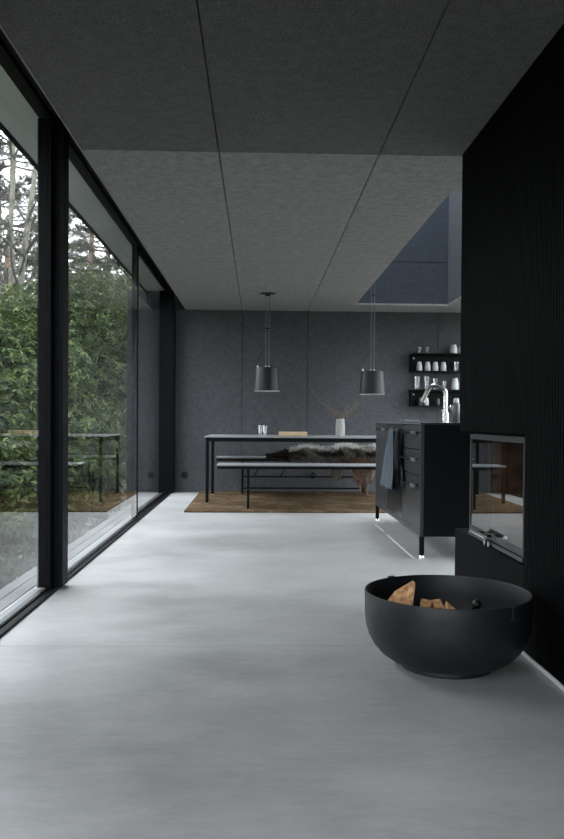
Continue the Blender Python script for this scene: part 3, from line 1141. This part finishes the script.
def towel():
    # folded in half over the grip of the darker door
    t = thing('tea_towel', 'blue grey tea towel with a darker half hanging from the handle of the darker island door', 'towel', (IX0 - .036, IY0 + .88, .838))
    y0, y1 = -.22, .10
    n = 30

    def sheet(side, hang, flare, ya, yb, ph):
        V = []
        mrow = 26
        for j in range(mrow + 1):
            s = j / mrow
            for i in range(n + 1):
                k = i / n
                spread = (.55 if ph > 1.5 else .34) + (.45 if ph > 1.5 else .66) * min(s * 1.2, 1)
                yc = (ya + yb) / 2 if ph > 1.5 else .04 + ((ya + yb) / 2 - .04) * min(s * 1.3, 1)
                y = yc + (k - .5) * (yb - ya) * spread
                z = -hang * s + .0095
                wav = .013 * math.sin(k * 13 + ph) * min(s * 2 + .25, 1)
                x = side * (.0102 if s > .02 else .004) - flare * s + wav * (1 if side < 0 else .5)
                if side > 0:
                    x = min(max(x, -.034), .029)
                V.append((x, y, z))
        return V, mrow

    for side, hang, flare, ya, yb, ph in ((-1, .44, .062, -.34, .16, .3), (-1, .45, .012, -.29, -.14, 2.2)):
        V, mrow = sheet(side, hang, flare, ya, yb, ph)
        Vb, _ = sheet(1, hang * .93, -.0 if side < 0 else 0, ya, yb, ph + 1)
        F = []
        w = n + 1
        full = [V[r_ * w:(r_ + 1) * w] for r_ in range(mrow, -1, -1)] + [Vb[r_ * w:(r_ + 1) * w] for r_ in range(0, mrow + 1)]
        flat = [p_ for row in full for p_ in row]
        R = len(full)
        for r_ in range(R - 1):
            for i in range(n):
                k = r_ * w + i
                F.append((k, k + 1, k + w + 1, k + w))
        o = MB().add(flat, F).build('fold', 'towel' if ph < 1 else 'towel_dark', t, smooth=180)
        o['label'] = 'blue grey half' if ph < 1 else 'darker half'
        so = o.modifiers.new('thick', 'SOLIDIFY')
        so.thickness = .004
        so.offset = 0


towel()


# ------------------------------------------------------------------ wall shelves with crockery
def shelf(x0, x1, z0, z1, label):
    dep = .17
    t = thing('wall_shelf', label, 'shelf', (x0, YB, z0), group='black shelves on the back wall')
    W, H = x1 - x0, z1 - z0
    MB().box(0, W, -.012, -.0005, .0, H).build('back_panel', 'black_metal', t)
    MB().box(0, W, -dep, -.0125, 0, .012).build('shelf_board', 'black_metal', t, bevel=.002)
    MB().box(0, W, -dep, -.0125, H - .012, H).build('shelf_board', 'black_metal', t, bevel=.002)
    MB().box(0, .004, -dep + .002, -.0125, .0125, H - .0125).build('end_panel', 'black_metal', t)
    MB().tube([(.055, -.0122, H - .055), (.055, -.020, H - .055)], .010, 12).build('screw', 'alu', t, smooth=40)
    return t


def zat(u, v, d):
    return at(u, v, d).z


SD = 9.97
sx0, sx1 = at(409.3, 371, 10.12).x, 2.72
uz1, uz0 = zat(430, 353.2, SD), zat(430, 371.8, SD)
lz1, lz0 = zat(430, 389.6, SD), zat(430, 406.4, SD)
shelf(sx0, sx1, uz0, uz1, 'upper black metal wall shelf with white cups inside it')
shelf(sx0, sx1, lz0, lz1, 'lower black metal wall shelf behind the faucet')
yS = YB - .095


def on_shelf(u, z):
    return Vector((at(u, 380, 10.04).x, yS, z + .0004))


def cup(label, loc, r, h, mat='white', name='cup', cat='cup', group=None):
    prof = [(0, 0), (r * .88, 0), (r, .006), (r, h * .50), (r * .78, h * .86), (r * .62, h), (r * .55, h), (r * .70, h * .84), (r * .9, h * .5), (r * .9, .012), (0, .012)]
    o = MB().lathe(prof, 24).build(name, mat, smooth=40, loc=loc)
    return tag(o, label, cat, group)


U1, U0 = uz1, uz0 + .012
L1, L0 = lz1, lz0 + .012
S = SD / F_PX
# top of the upper shelf
g1 = glass_vessel('small_glass', 'small clear glass on top of the upper wall shelf, nearest its left end', on_shelf(419.0, U1), .019, .034, 6.6 * S, 'small glasses on the upper shelf')
dup(g1, on_shelf(427.0, U1), 'small clear glass on top of the upper wall shelf, second from its left end')
cup('large white jar on top of the upper wall shelf', on_shelf(453.5, U1), 3.7 * S, 9.2 * S, name='jar', cat='jar', group='white jars on the shelves')
cup('white jar on top of the upper wall shelf half hidden by the black fireplace wall', on_shelf(461.0, U1), 3.0 * S, 7.2 * S, name='jar', cat='jar', group='white jars on the shelves')
# inside the upper shelf
c1 = cup('white cup inside the upper wall shelf, first from its left end', on_shelf(419.2, U0), 2.85 * S, 9.3 * S, group='white cups in the upper shelf')
for u, w in ((427.6, 'second'), (435.4, 'third'), (443.5, 'fourth')):
    dup(c1, on_shelf(u, U0), f'white cup inside the upper wall shelf, {w} from its left end')
glass_vessel('drinking_glass', 'clear tumbler inside the upper wall shelf right of the white cups', on_shelf(456.5, U0), 2.3 * S, 2.7 * S, 9.6 * S, 'clear glasses on the shelves')
# top of the lower shelf
glass_vessel('tall_glass', 'tallest clear glass at the left end of the lower wall shelf', on_shelf(417.0, L1), 2.5 * S, 3.2 * S, 13.3 * S, 'clear glasses on the shelves')
glass_vessel('tall_glass', 'tall clear glass second from the left end of the lower wall shelf', on_shelf(426.8, L1), 2.2 * S, 3.1 * S, 13.3 * S, 'clear glasses on the shelves')
glass_vessel('stem_glass', 'medium clear glass above the bend of the faucet on the lower wall shelf', on_shelf(435.5, L1), 1.9 * S, 3.1 * S, 11.4 * S, 'clear glasses on the shelves')
glass_vessel('small_glass', 'short clear glass beside the large white jar on the lower wall shelf', on_shelf(444.8, L1), 1.6 * S, 2.8 * S, 8.8 * S, 'clear glasses on the shelves')
cup('large white jar on top of the lower wall shelf', on_shelf(455.3, L1), 3.7 * S, 12.0 * S, name='jar', cat='jar', group='white jars on the shelves')
# inside the lower shelf
cup('dark jar behind the spout tip inside the lower wall shelf', on_shelf(420.5, L0), 2.3 * S, 8.0 * S, 'dark_jar', 'jar', 'jar')
cup('white cup beside the spout tip inside the lower wall shelf', on_shelf(426.5, L0), 2.6 * S, 7.8 * S, group='white cups in the lower shelf')
cup('small dark jar under the arch of the faucet inside the lower wall shelf', on_shelf(438.3, L0), 2.0 * S, 7.0 * S, 'dark_jar', 'jar', 'jar')


# ------------------------------------------------------------------ sockets
def socket(u, v, label):
    q = at(u, v, 10.12)
    t = thing('wall_socket', label, 'socket', (q.x, YB, q.z), group='black sockets on the back wall')
    o = MB().lathe([(0, 0), (.042, 0), (.042, .012), (.036, .018), (0, .018)], 28).build('plate', 'rubber', t, smooth=40)
    o.rotation_euler = (PI / 2, 0, 0)
    k = MB().lathe([(0, .0182), (.022, .0182), (.020, .045), (.012, .052), (0, .052)], 20).build('plug', 'rubber', t, smooth=40)
    k.rotation_euler = (PI / 2, 0, 0)


socket(184.8, 474.8, 'round black wall socket beside the window corner')
socket(312.6, 475.5, 'round black wall socket under the rear bench')


# ------------------------------------------------------------------ wood stove in the block
def stove():
    y0, y1, z0, z1 = 3.108, 3.912, .347, .853
    t = thing('wood_stove', 'built-in wood stove with a wide glass front in the black wall', 'stove', (BX, y0, z0))
    L, H = y1 - y0, z1 - z0
    D = .62
    # firebox
    MB().box(.018, D, .0, .015, .0, H).box(D - .02, D, .0155, L - .0155, 0, H).box(.018, D - .021, .0155, L - .0155, H - .02, H) \
        .box(.10, D, L - .015, L, .0, H).box(.088, .0995, L - .047, L, .0585, H - .0205).box(.018, D - .021, .0155, L - .0155, 0, .03).build('body', 'black_metal', t)
    MB().box(.101, D - .022, L - .045, L - .016, .0305, H - .021).box(D - .05, D - .022, .016, L - .046, .0305, H - .021) \
        .build('lining', 'firebrick', t)
    MB().box(.03, D - .051, .016, L - .046, .0305, .05).build('hearth', 'ash', t)
    # door frame
    MB().box(.0, .016, .0, L, H - .028, H - .004).box(.0, .016, .0, L, .030, .058).box(.0, .016, L - .016, L, .0585, H - .0285) \
        .box(.0, .016, .0, .012, .0585, H - .0285).build('door_frame', 'cast', t, bevel=.002)
    MB().box(.004, .010, .0125, L - .0165, .0585, H - .0285).build('glass', 'stove_glass', t)
    MB().box(-.004, .0, .0, L, .008, .026).build('vent_lip', 'cast', t, bevel=.001)
    h = MB().tube([(-.040, L - .42, .052), (-.040, L - .20, .052)], .009, 14).build('handle', 'chrome', t, smooth=40)
    for y in (L - .37, L - .25):
        MB().tube([(-.0005, y, .050), (-.034, y, .052)], .006, 10).build('handle_post', 'black_metal', h, smooth=40)
    for y in (L - .40, L - .34):
        MB().tube([(-.0045, y, .018), (-.022, y, .018)], [.009, .012], 14).build('air_knob', 'chrome', t, smooth=40)


stove()


# ------------------------------------------------------------------ bowl with firewood
BC = at(447.3, 590, 2.985)


def bowl():
    t = thing('fire_bowl', 'large matt black steel bowl on the concrete floor holding firewood', 'bowl', (BC.x, BC.y, 0))
    R, H = .307, .279
    prof = [(0, .017), (.150, .017), (.18, .020), (.215, .032), (.246, .053), (.272, .082), (.291, .116), (.302, .155), (.3055, .195), (R - .001, .235), (R, H - .004), (R - .002, H),
            (R - .006, H), (R - .008, H - .006), (R - .009, .195), (.294, .157), (.283, .119), (.265, .087), (.240, .060), (.210, .040), (.175, .028), (0, .024)]
    MB().lathe(prof, 96).build('body', 'bowl', t, smooth=50)
    MB().lathe([(.145, .0), (.170, .0), (.172, .008), (.170, .0185), (.145, .0165), (.145, 0)], 64).build('foot_ring', 'bowl', t, smooth=40)
    for th in (math.radians(-58), math.radians(122)):
        e = Vector((math.cos(th), math.sin(th), 0))
        s = Vector((-e.y, e.x, 0))
        mb = MB()
        pr = [(.0, -.052), (.006, -.052), (.016, -.040), (.016, -.006), (.012, .002), (-.006, .004), (-.006, .0015), (.008, -.002), (.010, -.036), (.0, -.046)]
        for q in (-1, 1):
            mb.add([e * (R + a + .0005) + s * (q * .013) + Vector((0, 0, H + b_)) for a, b_ in pr], [])
        n = len(pr)
        for k in range(n):
            k2 = (k + 1) % n
            mb.f.append((k, k2, n + k2, n + k))
            mb.mi.append(0)
        mb.f.append(tuple(range(n)))
        mb.f.append(tuple(n + k for k in reversed(range(n))))
        mb.mi += [0, 0]
        mb.build('handle', 'bowl', t)


bowl()


def log(end_c, axis, ln, poly, roll, label, bark_sides):
    """split log: end_c is the middle of the visible cut end, axis points from it into the log"""
    axis = Vector(axis).normalized()
    e1 = axis.cross(Vector((0, 0, 1)))
    e1 = e1.normalized() if e1.length > .05 else Vector((1, 0, 0))
    e2 = e1.cross(axis).normalized()
    c, s = math.cos(roll), math.sin(roll)
    pl = [(a * c - b_ * s, a * s + b_ * c) for a, b_ in poly]
    mb = MB()
    mb.prism(pl, (0, 0, 0), axis, e1, e2, ln, mi_fn=lambda k: 2 if k in bark_sides else 1, mi_end=0)
    o = mb.build('firewood_log', ['wood_end', 'wood_side', 'bark'], bevel=.003, loc=end_c)
    tag(o, label, 'firewood', 'firewood in the black bowl')
    return o


def wedge(r, ang, n=6):
    pts = [(0, 0)] + [(r * math.cos(ang * k / n - ang / 2), r * math.sin(ang * k / n - ang / 2)) for k in range(n + 1)]
    cx = sum(p_[0] for p_ in pts) / len(pts)
    cy = sum(p_[1] for p_ in pts) / len(pts)
    return [(a - cx, b_ - cy) for a, b_ in pts]


tri = [(-.058, -.040), (.042, -.055), (.056, .045), (.046, .056), (-.02, .012)]
log(at(400.5, 594, 2.90), (.10, .72, -.52), .25, tri, 0, 'largest split log with a broad pale cut end at the left of the bowl', (4,))
sq = [(-.020, -.05), (.020, -.05), (.021, .02), (-.019, .024)]
log(at(425.5, 604, 2.93), (.10, .55, -.60), .23, sq, -.12, 'narrow split log just right of the largest one in the bowl', (2,))
log(at(437, 604, 2.95), (.02, .55, -.60), .23, sq, .25, 'narrow split log in the middle of the three small log ends', (0,))
tr2 = [(-.028, -.05), (.034, -.05), (-.020, .028)]
log(at(453.5, 606.5, 2.93), (-.08, .55, -.60), .22, tr2, 0, 'pointed split log on the right of the small log ends', (1,))

k = at(477, 604.5, 2.86)
t = thing('fire_poker', 'dark poker with a round glossy knob lying inside the bowl', 'poker', k)
MB().lathe([(0, -.017), (.010, -.014), (.016, -.006), (.017, .002), (.013, .012), (.005, .017), (0, .0175)], 24).build('knob', 'rubber', t, smooth=80)
MB().tube([(0, .012, -.008), (-.06, .16, -.14)], .006, 10).build('rod', 'black_metal', t, smooth=60)

# ------------------------------------------------------------------ light: bright overcast sky
w = bpy.data.worlds.new('overcast')
sc.world = w
w.use_nodes = True
nt = w.node_tree
nt.nodes.clear()
out = nt.nodes.new('ShaderNodeOutputWorld')
bg = nt.nodes.new('ShaderNodeBackground')
nt.links.new(bg.outputs[0], out.inputs[0])
tc = nt.nodes.new('ShaderNodeTexCoord')
sp = nt.nodes.new('ShaderNodeSeparateXYZ')
nt.links.new(tc.outputs['Generated'], sp.inputs[0])
r = nt.nodes.new('ShaderNodeValToRGB')
e = r.color_ramp.elements
e[0].position, e[0].color = 0.0, (.16, .17, .15, 1)
e[1].position, e[1].color = 0.02, (.42, .44, .46, 1)
for pos, c in ((.35, (.555, .575, .61, 1)), (1.0, (1.08, 1.13, 1.22, 1))):
    x = e.new(pos)
    x.color = c
nt.links.new(sp.outputs['Z'], r.inputs[0])
nt.links.new(r.outputs[0], bg.inputs[0])
bg.inputs[1].default_value = 2.4

sc.view_settings.view_transform = 'Standard'
sc.view_settings.look = 'None'
sc.view_settings.gamma = 1.0
sc.view_settings.exposure = 2.45
sc.view_settings.use_curve_mapping = False
sc.cycles.use_denoising = True
sc.cycles.max_bounces = 14
sc.cycles.diffuse_bounces = 6
sc.cycles.transparent_max_bounces = 16
